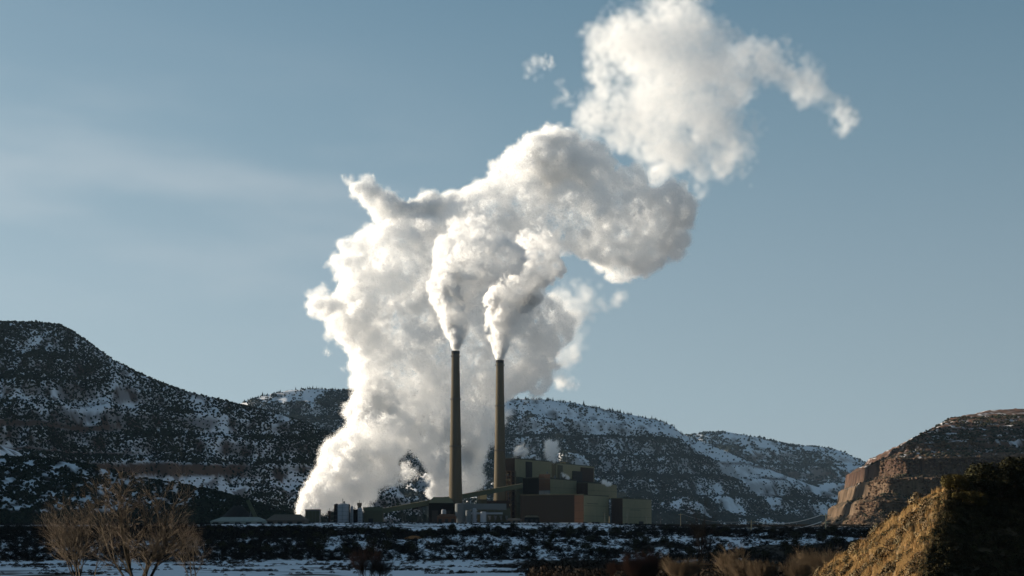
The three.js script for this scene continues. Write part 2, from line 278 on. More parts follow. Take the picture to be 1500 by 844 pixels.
{
  const o = sheet('cliff', [...range(255, 560, 1.5), ...range(563, 900, 4)], [...range(1270, 1530, 1.6), ...range(1535, 2000, 6)], cliffH, (x, D, y, ny, out) => {
    const steep = smooth(1 - ny, .2, .5), n = fbm(x / 9, D / 9, 4, 5), band = clamp(.85 + .25 * Math.sin(y * .9 + 3 * n) + 1.1 * fbm(x / 3.2, y / 14, D / 3.2, 3), .35, 1.3);
    const hi = smooth(y, 52, 60), rk = [lerp(.130, .080, hi) * band, lerp(.090, .047, hi) * band, lerp(.060, .035, hi) * band], tal = [.075, .055, .036];
    const tl = [0, 0, 0], upr = smooth(y, 72, 82); mix3(tl, [lerp(tal[0], .12, upr), lerp(tal[1], .066, upr), lerp(tal[2], .046, upr)], [.06, .045, .033], smooth(n, -.05, .2)); mix3(out, tl, rk, steep);
    const q = [...out]; mix3(out, q, SNOW, (1 - steep) * .7 * smooth(fbm(x / 14, D / 14, 14, 4), .12, .24) * smooth(y, 35, 80));
  }, landMat);
  tag(o, 'tiers of red sandstone cliff catching low sun at the right', 'cliff');
  reseed(13);
  const rockGeo = () => { const g = new THREE.IcosahedronGeometry(1, 0), p = g.attributes.position, k = new Map(); for (let v = 0; v < p.count; v++) { const key = [p.getX(v), p.getY(v), p.getZ(v)].map((q) => q.toFixed(2)).join(); if (!k.has(key)) k.set(key, .6 + .6 * rnd()); const f = k.get(key); p.setXYZ(v, p.getX(v) * f * 1.25, p.getY(v) * f * .75, p.getZ(v) * f); } g.computeVertexNormals(); return merge([g]); };
  const steepAt = (x, D) => Math.hypot(cliffH(x + 1.5, D) - cliffH(x - 1.5, D), cliffH(x, D + 1.5) - cliffH(x, D - 1.5)) / 3;
  scatter('broken_rock', 'broken rust-brown rock jutting from the red cliff faces', 13000, () => [262 + 300 * rnd(), 1330 + 230 * rnd()], cliffH, (x, D) => { const h = cliffH(x, D); return h < 6 ? 0 : steepAt(x, D) > 1.1 ? 1 : .03; }, 1.9, [.115, .074, .048], rockGeo());
  scatter('fallen_rock', 'fallen boulders strewn over the slopes below the red cliffs', 3200, () => [285 + 240 * rnd(), 1300 + 160 * rnd()], cliffH, (x, D) => { const h = cliffH(x, D); return h < -3 || h > 58 || steepAt(x, D) > 1.3 ? 0 : clamp(.3 + 1.8 * fbm(x / 12, D / 12, 44, 3), 0, 1); }, 1.1, [.13, .09, .062], rockGeo());
  reseed(12);
  scatter('juniper_wood', 'dark shrubs dotting the ledges of the red cliffs', 9000, () => [280 + 470 * rnd(), 1290 + 500 * rnd()], cliffH, (x, D) => { const s = Math.abs(cliffH(x + 3, D) - cliffH(x - 3, D)) / 6 + Math.abs(cliffH(x, D + 3) - cliffH(x, D - 3)) / 6; return s > .8 ? .02 : clamp(.4 + 1.4 * fbm(x / 30, D / 30, 2, 3) + .3 * smooth(x, 400, 500), 0, 1); }, 1.5, [.034, .034, .02]);
}
const landH = (x, D) => Math.max(groundH(x, D), D > 840 && D < 1460 && x < -150 ? spurH(x, D) : -99);
scene.fog = new THREE.FogExp2(new THREE.Color().setRGB(.5, .74, 1), 1.5e-5);   // thin winter haze

// ------------------------------------------------------------------ brush on the banks and the plain
function shrubGeo(n, tall) {                               // a ragged bush of small leaf-sized faces
  const pos = [], nor = [];
  for (let i = 0; i < n; i++) {
    const a = rnd() * 6.283, h = rnd(), r = Math.sqrt(rnd()) * (.35 + .65 * Math.sin(Math.PI * Math.min(1, .18 + h * .82))), x = Math.cos(a) * r, z = Math.sin(a) * r, y = h * tall * (1 - .35 * r * r);
    const s = .09 + .11 * rnd(), u = new THREE.Vector3(gauss(), gauss(), gauss()).normalize().multiplyScalar(s), v = new THREE.Vector3(gauss(), gauss() + .6, gauss()).normalize().multiplyScalar(s * 1.5);
    pos.push(x - u.x, y - u.y, z - u.z, x + u.x, y + u.y, z + u.z, x + v.x, y + v.y, z + v.z);
    const w = new THREE.Vector3(x, y * .6 + .2, z).normalize(); for (let k = 0; k < 3; k++) nor.push(w.x, w.y, w.z);
  }
  const g = new THREE.BufferGeometry(); g.setAttribute('position', new THREE.Float32BufferAttribute(pos, 3)); g.setAttribute('normal', new THREE.Float32BufferAttribute(nor, 3)); return g;
}
reseed(77);
const brushA = shrubGeo(130, 1.1), brushB = shrubGeo(110, .8);
const onFan = (p0, p1, D0, D1) => () => { const D = Math.sqrt(lerp(D0 * D0, D1 * D1, rnd())), p = p0 + (p1 - p0) * rnd(); return [X(p, D), D]; };
const DARK = [.020, .017, .013], BROWN = [.050, .034, .022];
const pxOf = (x, D) => 750 + x / D * F;
const bankD = (x, D) => D + 95 * smooth(x, 30, 130);         // distance measured from the foot of the bank
scatter('brush', 'black brush lining the edge of the snowy plant bench', 2600, onFan(-60, 1290, 560, 800), groundH, (x, D) => { const b = bankD(x, D), p = pxOf(x, D); const strip = smooth(p, 560, 640) * (1 - smooth(p, 860, 930)); return b < 638 || b > lerp(770, 704, strip) ? 0 : clamp(.62 + 1.4 * fbm(x / 22, D / 30, 3, 3) + .8 * (1 - smooth(p, 400, 520)) - .4 * smooth(b, 690, 740), 0, 1); }, 1.9, DARK, brushA);
scatter('brush', 'dark brush scattered over the snowy bank below the plant', 6000, onFan(-60, 1300, 430, 700), groundH, (x, D) => {
  const p = pxOf(x, D), b = bankD(x, D), n = fbm(x / 9 + D / 60, D / 42, 3, 5); if (b < 540 || b > 690) return 0;
  return clamp(.16 - 2.4 * n + .95 * (1 - smooth(p, 400, 500)) + .55 * (1 - smooth(b, 570, 606)), .02, 1);
}, 1.35, DARK, brushA);
scatter('brush', 'small dark scrub speckling the snow of the bank', 8000, onFan(250, 1290, 440, 720), groundH, (x, D) => { const b = bankD(x, D); return b < 548 || b > 705 ? 0 : clamp(.5 + 1.6 * fbm(x / 5, D / 12, 26, 3), 0, 1); }, .62, DARK, brushB);
scatter('brush', 'low dark scrub strewn over the snowy bench before the plant', 9000, onFan(-60, 1280, 700, 1560), groundH, (x, D) => clamp(.12 + 1.8 * fbm(x / 40, D / 90, 6, 4) + .9 * (1 - smooth(pxOf(x, D), 290, 350)) + .7 * smooth(pxOf(x, D), 880, 960), 0, 1), 1.15, DARK, brushB);
scatter('brush', 'low dark brush between patches of snow on the river flat', 2600, onFan(-30, 900, 372, 548), groundH, (x, D) => clamp(-.05 + 2.2 * fbm(x / 30, D / 22, 9, 4) + .9 * smooth(pxOf(x, D), 740, 800) + .8 * smooth(D, 525, 545), 0, 1), .9, BROWN, brushB);
scatter('brush', 'brown brush thick along the bottom edge right of the river flat', 2600, onFan(780, 1260, 240, 470), groundH, (x, D) => clamp(.6 + 1.6 * fbm(x / 14, D / 30, 9, 4), 0, 1), 1.9, [.034, .025, .018], brushA);

// ------------------------------------------------------------------ steam: clouds of fine flakes that scatter the light
const steamMat = new THREE.MeshPhysicalMaterial({ color: 0xffffff, roughness: 1, specularIntensity: 0, transmission: .92, thickness: 0, side: THREE.DoubleSide });
function puffGeo(M, r) {
  const p = [], n = [];
  for (let i = 0; i < M; i++) {
    const c = new THREE.Vector3(); do c.set(gauss(), gauss(), gauss()).multiplyScalar(.45); while (c.lengthSq() > 1.5);
    const w = new THREE.Vector3(gauss(), gauss(), gauss()).normalize(), u = new THREE.Vector3(gauss(), gauss(), gauss()).cross(w).normalize(), v = u.clone().cross(w), R = r * (.7 + .6 * rnd());
    for (const a of [0, 2.094, 4.189]) { p.push(c.x + R * (u.x * Math.cos(a) + v.x * Math.sin(a)), c.y + R * (u.y * Math.cos(a) + v.y * Math.sin(a)), c.z + R * (u.z * Math.cos(a) + v.z * Math.sin(a))); n.push(-w.x, -w.y, -w.z); }
  }
  const g = new THREE.BufferGeometry(); g.setAttribute('position', new THREE.Float32BufferAttribute(p, 3)); g.setAttribute('normal', new THREE.Float32BufferAttribute(n, 3)); return g;
}
reseed(101);
const puff = puffGeo(60, .078), finePuff = puffGeo(220, .024);
function plume(name, label, category, D, blobs, o) {
  const sc = D / F, bl = blobs.map(([x, y, r, dz]) => { const c = P(x, y, D); c.z += (dz ?? (rnd() - .5) * r * .8) * sc; return { c, r: r * sc }; }), cum = []; let tot = 0;
  for (const b of bl) { tot += Math.pow(b.r, 2) + o.fine; cum.push(tot); }
  const at = (p) => {
    let s = 0, rs = 0;
    for (const b of bl) { const dx = p.x - b.c.x, dy = p.y - b.c.y, dz = p.z - b.c.z, d = Math.sqrt(dx * dx + dy * dy + dz * dz) - b.r; if (d > 50) continue; const e = Math.exp(Math.min(40, -d / Math.min(o.k, b.r * .4))); s += e; rs += e * b.r; }
    if (!s) return 99;
    const rl = rs / s; let d = -Math.min(o.k, rl * .4) * Math.log(s);
    if (d > 40 || d < -60) return d;
    for (let l = o.l0, i = 0; i < o.oct; i++, l /= 2) { const q = Math.abs(N(p.x / l + 31.7 * i, p.y / l + 5.1, p.z / l)); d -= Math.min(o.amp * l, .45 * rl) * (q * 2 - .5); }
    if (o.wisp) d += o.wisp * (fbm(p.x / o.wl + 3, p.y / o.wl, p.z / o.wl, 5) + (o.cov ?? .1)) * 2;
    return d;
  };
  const ms = [], m = new THREE.Matrix4(), q = new THREE.Quaternion(), p = new THREE.Vector3(), e = new THREE.Euler(), sv = new THREE.Vector3(); let tries = 0;
  while (ms.length < o.n && tries++ < o.n * 40) {
    const u = rnd() * tot, b = bl[cum.findIndex((w) => w >= u)];
    p.set(gauss(), gauss(), gauss()).normalize().multiplyScalar(b.r * Math.cbrt(rnd()) * 1.4).add(b.c);
    const d = at(p); if (d > o.soft) continue; const fall = clamp((o.soft - d) / (2 * o.soft), 0, 1); if (rnd() > fall * fall) continue;
    let s = o.s * clamp(b.r / (o.s * 2.5), .3, 1);
    if (d < -o.shell) { if (rnd() > (o.core ?? .012)) continue; s *= 1.25; }
    q.setFromEuler(e.set(rnd() * 6.28, rnd() * 6.28, rnd() * 6.28)); s *= .8 + .4 * rnd(); m.compose(p, q, sv.set(s, s, s)); ms.push(m.clone());
  }
  console.log(name, ms.length, tries);
  const im = shadow(new THREE.InstancedMesh(o.veil ? finePuff : puff, steamMat, ms.length)); ms.forEach((x, i) => im.setMatrixAt(i, x)); im.name = numbered(name); scene.add(im);
  return tag(im, label, category, null, 'stuff');
}
reseed(55);
plume('steam_plume', 'huge white billowing steam plume rising behind both chimneys', 'steam plume', 1850, [[438, 749, 8], [452, 741, 14], [470, 728, 22], [492, 714, 28], [514, 706, 32], [505, 680, 30], [536, 688, 34], [525, 652, 38], [560, 640, 55], [570, 590, 50], [548, 598, 26], [600, 560, 65], [560, 535, 48], [630, 615, 65], [690, 590, 60], [652, 662, 36], [660, 700, 28], [634, 724, 12], [690, 640, 34], [672, 690, 30],
  [715, 445, 45], [520, 480, 48], [488, 452, 34], [540, 435, 56], [600, 480, 75], [680, 520, 75], [735, 520, 60], [770, 500, 50], [790, 465, 45], [530, 395, 40], [590, 395, 60], [600, 345, 42], [650, 380, 75], [620, 318, 26], [572, 298, 24], [542, 280, 19], [517, 271, 14], [650, 318, 40], [700, 325, 55], [760, 298, 60], [790, 245, 40], [815, 226, 32], [850, 250, 46], [840, 320, 65], [900, 305, 66], [945, 325, 56], [975, 325, 40], [955, 368, 30], [905, 355, 40], [985, 300, 28]],
  { k: 8, l0: 90, oct: 5, amp: .36, n: 125000, soft: 3.5, s: 4.8, shell: 9, fine: 30, wisp: 4, wl: 36 });
plume('steam_plume', 'lively white steam plume pouring from the taller left chimney', 'steam plume', 1615, [[667, 508, 5], [667, 500, 8], [666, 490, 11], [665, 478, 16], [663, 460, 20], [662, 440, 25], [655, 422, 22], [672, 424, 26], [663, 400, 28], [690, 398, 30], [662, 380, 26], [700, 372, 36], [728, 382, 34], [684, 355, 36], [742, 372, 24]], { k: 2.5, l0: 24, oct: 5, amp: .5, n: 46000, soft: 1, s: 2.2, shell: 4, fine: 60 });
plume('steam_plume', 'lively white steam plume pouring from the right chimney', 'steam plume', 1704, [[732, 521, 5], [732, 513, 8], [733, 502, 12], [734, 487, 17], [735, 468, 20], [738, 450, 24], [745, 430, 28], [760, 415, 30], [774, 402, 32], [784, 380, 36], [800, 395, 22], [783, 432, 11], [722, 440, 12], [772, 452, 9]], { k: 2.5, l0: 24, oct: 5, amp: .5, n: 42000, soft: 1, s: 2.2, shell: 4, fine: 60 });
plume('steam_cloud', 'ragged drifting steam cloud high above the plant at the top', 'steam cloud', 1900, [[900, 45, 29], [940, 42, 44], [985, 60, 57], [958, 105, 66], [905, 150, 44], [868, 178, 22], [880, 112, 24], [1015, 105, 62], [1000, 165, 57], [1045, 150, 48], [1070, 195, 37], [1078, 238, 24], [1086, 266, 13], [1040, 92, 44], [1090, 108, 37], [1110, 78, 24], [1140, 90, 26], [1170, 110, 26], [1195, 133, 24], [1213, 157, 22], [1236, 180, 16], [940, 182, 37], [1030, 215, 37], [1005, 14, 31], [868, 62, 18], [783, 102, 13], [800, 94, 9], [822, 134, 20], [842, 141, 11], [1000, 240, 24], [975, 222, 24], [955, 208, 20], [1010, 268, 22], [930, 60, 33], [905, 212, 15], [932, 230, 16], [962, 262, 15]], { k: 8, l0: 80, oct: 6, amp: .36, n: 27000, soft: 11, s: 5.5, shell: 60, fine: 60, veil: 1, cov: -.02, wisp: 32, wl: 44 });
plume('steam_cloud', 'thin torn steam veil trailing below the right side of the big plume', 'steam cloud', 1900, [[830, 445, 30], [842, 485, 24], [820, 520, 22], [860, 430, 22], [826, 548, 13], [838, 560, 9], [822, 560, 9], [900, 440, 16]], { k: 6, l0: 50, oct: 5, amp: .3, n: 1500, soft: 12, s: 6, shell: 40, fine: 60, veil: 1, wisp: 22, wl: 34 });
for (const [D, l, b] of [[1735, 'small steam puff at the left end of the boiler house roof', [[757, 669, 4], [760, 663, 7], [766, 660, 7]]], [1800, 'small steam puff venting over the middle of the boiler house roof', [[812, 676, 3], [810, 668, 7], [806, 660, 10], [812, 652, 8], [804, 650, 6]]], [1760, 'tiny steam wisp beside the lower roof right of the boiler house', [[887, 706, 4], [891, 708, 4]]], [1740, 'tiny steam wisp between the boiler house and the pale panel', [[827, 697, 3], [831, 700, 3], [824, 693, 2]]]])
  plume('steam_puff', l, 'steam puff', D, b, { k: 2, l0: 12, oct: 3, amp: .3, n: b.length > 3 ? 2600 : 1100, soft: 3, s: 2.4, veil: 1, shell: 9, fine: 10, wisp: 6, wl: 8 });

// ------------------------------------------------------------------ the power plant
const wx = weather(3, .62, 1, .55), wy = weather(17, .5, 1, .75);
const wall = (r, g, b, m = wx, rep = .02) => { const t = m.clone(); t.repeat.set(rep, rep); t.needsUpdate = true; return mat(r, g, b, .8, { map: t }); };
const M = {
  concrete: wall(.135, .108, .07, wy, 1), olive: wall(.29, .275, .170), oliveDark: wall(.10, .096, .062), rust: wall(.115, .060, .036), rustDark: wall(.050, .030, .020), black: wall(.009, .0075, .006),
  steel: mat(.10, .10, .10, .6, { metalness: .3 }), rustySteel: mat(.11, .075, .045, .8), grey: wall(.17, .185, .19), pale: wall(.36, .38, .41), brown: wall(.14, .11, .085), green: wall(.115, .125, .080), roofPale: wall(.30, .32, .28), wood: mat(.55, .40, .23, .9), dark: mat(.03, .028, .025, .8), glass: mat(.03, .04, .05, .15), lit: mat(.45, .36, .22, .8),  // lit: sunlight put into a tan colour for ducts, a wall, a lamp post
};
const metres = (g, k = 1) => { const p = g.attributes.position, n = g.attributes.normal, uv = new Float32Array(p.count * 2); for (let i = 0; i < p.count; i++) { const ax = Math.abs(n.getX(i)), ay = Math.abs(n.getY(i)), az = Math.abs(n.getZ(i)); const [u, v] = ay > ax && ay > az ? [p.getX(i), p.getZ(i)] : ax > az ? [p.getZ(i), p.getY(i)] : [p.getX(i), p.getY(i)]; uv[i * 2] = u * k; uv[i * 2 + 1] = v * k; } g.setAttribute('uv', new THREE.BufferAttribute(uv, 2)); return g; };
const mbox = (...a) => metres(box(...a));

function chimney(px, D, yTop, wTop, wBase, label) {
  const x = X(px, D), g0 = groundH(x, D) - .5, h = Y(yTop, D) - g0, rt = wTop / 2 * D / F, rb = wBase / 2 * D / F, rAt = (t) => lerp(rb, rt, 1 - (1 - t) ** 1.25);
  const o = base('chimney', x, g0, -D), prof2 = []; for (let i = 0; i <= 24; i++) prof2.push(new THREE.Vector2(rAt(i / 24), h * i / 24));
  prof2.push(new THREE.Vector2(rt * .82, h), new THREE.Vector2(rt * .80, h - 8));
  const g = new THREE.LatheGeometry(prof2, 56); const uv = g.attributes.uv; for (let i = 0; i < uv.count; i++) uv.setXY(i, uv.getX(i) * 2, uv.getY(i) * 3);
  part('shaft', g, M.concrete, o);
  const ring = (y, w, hh, m, name) => part(name, new THREE.LatheGeometry([[rAt(y / h) - .05, 0], [rAt(y / h) + w, 0], [rAt(y / h) + w, hh], [rAt(y / h) - .05, hh]].map(([a, b]) => new THREE.Vector2(a, b)), 56).translate(0, y, 0), m, o);
  ring(h - 3.2, .16, 3.3, M.dark, 'cap');
  const balcony = (y) => {
    ring(y, 1.0, .28, M.steel, 'platform');
    const r = rAt(y / h) + .95, bars = [new THREE.TorusGeometry(r, .07, 4, 40).rotateX(Math.PI / 2).translate(0, y + 1.2, 0), new THREE.TorusGeometry(r, .05, 4, 40).rotateX(Math.PI / 2).translate(0, y + .75, 0)];
    for (let i = 0; i < 20; i++) bars.push(box(.08, 1, .08, r * Math.cos(i * .314), y + .25, r * Math.sin(i * .314)));
    for (let i = 0; i < 20; i++) { const a = i * .314, r0 = rAt(y / h); bars.push(bar(new THREE.Vector3((r0) * Math.cos(a), y - 1.1, r0 * Math.sin(a)), new THREE.Vector3(r * Math.cos(a), y, r * Math.sin(a)), .1)); }
    part('railing', merge(bars), M.steel, o);
  };
  balcony(h - 6); balcony(h * .447); balcony(h * .72);
  const lad = []; for (const s of [-.35, .35]) lad.push(bar(new THREE.Vector3(s, 3, rAt(0) + .35), new THREE.Vector3(s, h - 2, rt + .35), .09));
  for (let y = 4; y < h - 3; y += 3) lad.push(box(.8, .07, .07, 0, y, rAt(y / h) + .35));
  part('ladder', merge(lad), M.steel, o);
  return tag(o, label, 'chimney', 'tall concrete chimneys of the power plant');
}
chimney(667.3, 1615, 514.5, 11.6, 21.5, 'taller-looking left concrete chimney with a dark cap and a lit left edge');
chimney(732.3, 1704, 528, 11.2, 20.2, 'right concrete chimney beside the olive boiler house');

{ // the main building: stepped blocks along an axis that runs away to the right
  const O = P(764, 770, 1690), T = -.48, gy = 3.2, o = base('power_plant_building', O.x, gy, O.z, T);
  const loc = (px, D) => { const x = X(px, D) - O.x, z = -D - O.z; return [x * Math.cos(T) - z * Math.sin(T), x * Math.sin(T) + z * Math.cos(T)]; };   // local x (to the right), z (toward us)
  // a block whose near right edge is seen at px, D; w across (to the left), L away from us
  const block = (name, px, D, top, w, L, m, endM, bottom = 0) => {
    L *= 1.09; const [x, z] = loc(px, D), h = top - gy - bottom, b = part(name, mbox(w, h, L, x - w / 2, bottom, z - L / 2), endM, o);
    // cladding panels on the long side, with joints between them
    const n = Math.max(3, Math.round(L / 17)), rows = h > 30 ? 3 : 2;
    for (let i = 0; i < n; i++) for (let j = 0; j < rows; j++) part('wall_panel', mbox(.3, h / rows - .22, L / n - .25, x + .16, bottom + j * h / rows + .1, z - L * (i + .5) / n), m, b);
    part('parapet', merge([box(.5, .9, L + .6, x + .2, bottom + h, z - L / 2), box(w, .9, .5, x - w / 2, bottom + h, z + .1)]), M.oliveDark, b);
    return { x, z, h, b, w, L, bottom };
  };
  const endPanels = (k, n, rows, m, y0 = 0, y1 = k.h) => { for (let i = 0; i < n; i++) for (let j = 0; j < rows; j++) part('wall_panel', mbox(k.w / n - .35, (y1 - y0) / rows - .35, .3, k.x - k.w * (i + .5) / n, k.bottom + y0 + j * (y1 - y0) / rows + .15, k.z + .17), m, k.b); };
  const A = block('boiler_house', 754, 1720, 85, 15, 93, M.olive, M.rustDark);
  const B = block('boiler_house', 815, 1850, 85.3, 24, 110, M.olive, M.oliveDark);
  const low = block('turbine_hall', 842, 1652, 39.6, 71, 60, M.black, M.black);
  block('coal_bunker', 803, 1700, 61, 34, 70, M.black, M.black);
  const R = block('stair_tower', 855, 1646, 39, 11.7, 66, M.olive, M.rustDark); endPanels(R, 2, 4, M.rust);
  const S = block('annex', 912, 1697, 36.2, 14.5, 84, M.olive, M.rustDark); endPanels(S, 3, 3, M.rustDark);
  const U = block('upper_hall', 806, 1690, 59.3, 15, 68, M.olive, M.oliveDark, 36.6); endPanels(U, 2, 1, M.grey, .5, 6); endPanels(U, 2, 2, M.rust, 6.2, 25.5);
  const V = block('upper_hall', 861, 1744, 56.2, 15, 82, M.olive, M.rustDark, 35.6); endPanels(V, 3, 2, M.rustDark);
  // boiler house sides: dark panels paint recess shade, plus other panels and walkways
  const side = (k, t0, t1, y0, y1, m, d = .5, name = 'side_panel') => part(name, mbox(d, y1 - y0, (t1 - t0) * k.L, k.x + d / 2 + .33, y0, k.z - (t0 + t1) / 2 * k.L), m, k.b);
  side(A, .28, .45, 52, 79.5, M.dark); side(A, .62, .98, 60, 62, M.rustDark, 2.5, 'walkway'); side(A, .02, .2, 50, 60, M.oliveDark, 1.2);
  side(B, .40, .64, 52, 74, M.dark, 1.5); side(B, .62, .97, 50, 80, M.rustDark, .6); side(B, .35, 1, 60, 61, M.dark, 3, 'walkway'); side(B, .02, .14, 48, 80, M.oliveDark, 1);
  side(low, .1, .5, 8, 14, M.rustDark, .5); side(R, .12, .55, 26, 26.6, M.oliveDark, .4, 'ledge'); side(S, .25, .6, 19.5, 20.1, M.oliveDark, .4, 'ledge'); side(R, .3, .6, 0, 5, M.dark, .4, 'door'); side(S, .55, .7, 0, 6, M.dark, .4, 'door');
  // stacks, tanks and pipes between the roofs
  for (const [t, r, h] of [[.05, .9, 9], [.16, .6, 6], [.34, 1.2, 5], [.55, .7, 8], [.7, .9, 4]]) part('roof_stack', new THREE.CylinderGeometry(r, r, h, 12).translate(U.x - 6, U.bottom + U.h + h / 2, U.z - U.L * t), M.grey, o);
  for (const g of [box(6, 4, 9, A.x - 7, A.h, A.z - 20), box(5, 3, 7, A.x - 6, A.h, A.z - 60), box(8, 4, 10, B.x - 12, B.h, B.z - 50), box(4, 2.5, 6, V.x - 6, V.bottom + V.h, V.z - 50), box(5, 2.5, 5, S.x - 7, S.h, S.z - 30)]) part('roof_unit', g, M.oliveDark, o);
  // the open steel frame of the burner front at the near end of the boiler house
  const fr = [], pl = []; const w = 17, d = 13, x1 = A.x + 2, z0 = A.z;
  for (const fx of [0, .33, .66, 1]) for (const fz of [0, 1]) fr.push(box(.7, 66, .7, x1 - w + fx * w, 0, z0 + 1 + fz * d));
  for (let y = 6; y <= 66; y += 6) { fr.push(box(w, .6, .5, x1 - w / 2, y, z0 + 1 + d), box(w, .6, .5, x1 - w / 2, y, z0 + 1.2)); for (const fx of [0, .33, .66, 1]) fr.push(box(.5, .6, d, x1 - w + fx * w, y, z0 + 1 + d / 2)); pl.push(box(w, .2, d * .9, x1 - w / 2, y + .6, z0 + 1 + d / 2)); }
  for (let y = 0; y < 60; y += 12) { fr.push(bar(new THREE.Vector3(x1 - w, y, z0 + 1 + d), new THREE.Vector3(x1 - w * .66, y + 12, z0 + 1 + d), .4), bar(new THREE.Vector3(x1, y, z0 + 1 + d), new THREE.Vector3(x1 - w * .33, y + 12, z0 + 1 + d), .4)); }
  part('steel_frame', merge(fr), M.rustySteel, o); part('floor_grating', merge(pl), M.rustDark, o);
  reseed(31);
  for (let i = 0; i < 26; i++) { const y = 6.8 + 6 * Math.floor(rnd() * 10), s = 1 + 2 * rnd(); part(i % 3 ? 'duct' : 'tank', i % 3 ? box(s * 1.8, s, s * 1.5, x1 - 2 - rnd() * (w - 4), y, z0 + 3 + rnd() * (d - 4)) : new THREE.CylinderGeometry(s * .6, s * .6, s * 1.6, 12).translate(x1 - 2 - rnd() * (w - 4), y + s * .8, z0 + 3 + rnd() * (d - 4)), [M.grey, M.rust, M.lit, M.black][i % 4], o); }
  tag(o, 'stepped olive and rust-brown power plant building right of the chimneys', 'power plant');
}

function shed(name, px0, px1, D, yEave, yRidge, depth, wm, rm, label, category, openings = 3) {
  const x0 = X(px0, D), x1 = X(px1, D), w = x1 - x0, g0 = groundH((x0 + x1) / 2, D) - .4, he = Y(yEave, D) - g0, hr = Math.max(.6, Y(yRidge, D) - g0 - he), o = base(name, (x0 + x1) / 2, g0, -D);
  part('wall', mbox(w, he, depth, 0, 0, -depth / 2), wm, o);
  const s = new THREE.Shape([[-w / 2 - .5, 0], [w / 2 + .5, 0], [w / 2 - Math.min(depth / 2, w * .3), hr], [-w / 2 + Math.min(depth / 2, w * .12), hr]].map(([a, b]) => new THREE.Vector2(a, b)));
  const roof = new THREE.BufferGeometry(), r = Math.min(depth / 2, w * .16), a = [[-w / 2 - .6, he, .6], [w / 2 + .6, he, .6], [w / 2 + .6, he, -depth - .6], [-w / 2 - .6, he, -depth - .6], [-w / 2 + r, he + hr, -depth / 2], [w / 2 - r, he + hr, -depth / 2]], f = [[0, 1, 5], [0, 5, 4], [1, 2, 5], [2, 3, 4], [2, 4, 5], [3, 0, 4], [0, 3, 2], [0, 2, 1]];
  roof.setAttribute('position', new THREE.Float32BufferAttribute(f.flat().flatMap((i) => a[i]), 3)); roof.computeVertexNormals(); metres(roof);
  part('roof', roof.translate(0, .02, 0), rm, o);
  for (let i = 0; i < openings; i++) part('door', mbox(w / openings * .5, he * .62, .3, -w / 2 + w * (i + .5) / openings, .2, .17), M.dark, o);
  return tag(o, label, category);
}
shed('storage_shed', 308, 388, 1130, 764, 757.5, 22, M.roofPale, M.roofPale, 'long pale green low shed at the left end of the plant', 'shed', 5);
shed('storage_shed', 389, 446, 1140, 762.5, 753.5, 24, M.brown, M.brown, 'brown low-roofed shed where the big steam plume starts', 'shed', 4);
shed('transfer_house', 628, 664, 1600, 737, 728, 24, M.black, M.green, 'dark building under the conveyor left of the left chimney', 'building', 2);
{ // coal pile behind the long shed with its leaning stacker boom
  const D = 1175, x = X(348, D), g0 = groundH(x, D), o = base('coal_pile', x, g0, -D), g = new THREE.ConeGeometry(1, 1, 48, 12, true), p = g.attributes.position;
  for (let i = 0; i < p.count; i++) { const y = p.getY(i) + .5, k = 1 + .22 * fbm(p.getX(i) * 3 + 4, p.getZ(i) * 3, y * 3, 3); p.setXYZ(i, p.getX(i) * 18 * k, Math.min(.82, y) * 18 * (1 + .1 * fbm(p.getX(i) * 4, p.getZ(i) * 4, 3, 2)), p.getZ(i) * 16 * k); }
  g.computeVertexNormals(); part('heap', g, M.dark, o); tag(o, 'dark heap of coal rising behind the long pale shed', 'coal pile');
  const s = base('stacker', X(372, D), groundH(X(372, D), D), -D + 12);
  part('boom', merge([bar(new THREE.Vector3(5, 2, 0), new THREE.Vector3(-3, 19, 0), 2, 2.8), bar(new THREE.Vector3(6, 0, 0), new THREE.Vector3(5, 4, 0), 3)]), M.green, s); part('leg', merge([bar(new THREE.Vector3(-2, 0, 2), new THREE.Vector3(0, 11, 0), .7), bar(new THREE.Vector3(-2, 0, -2), new THREE.Vector3(0, 11, 0), .7)]), M.steel, s);
  tag(s, 'leaning stacker boom above the coal heap', 'conveyor');
}
{ // the box-like building left of the silos
  const D = 1570, x0 = X(447, D), x1 = X(467.5, D), w = x1 - x0, x = (x0 + x1) / 2, g0 = groundH(x, D) - .4, h = Y(747.5, D) - g0, o = base('pump_house', x, g0, -D);
  part('wall', mbox(w, h, 14, 0, 0, -7), M.grey, o); part('parapet', merge([box(w + .6, .9, .5, 0, h, .2), box(.5, .9, 14, -w / 2, h, -7), box(.5, .9, 14, w / 2, h, -7)]), M.brown, o); part('door', mbox(3, 4, .3, 2, .2, .17), M.dark, o);
  for (let i = 0; i < 4; i++) part('wall_panel', mbox(w / 4 - .25, h * .88, .25, -w / 2 + w * (i + .5) / 4, h * .06, .3), M.oliveDark, o);
  tag(o, 'square flat-roofed grey-brown building beside the start of the plume', 'building');
}
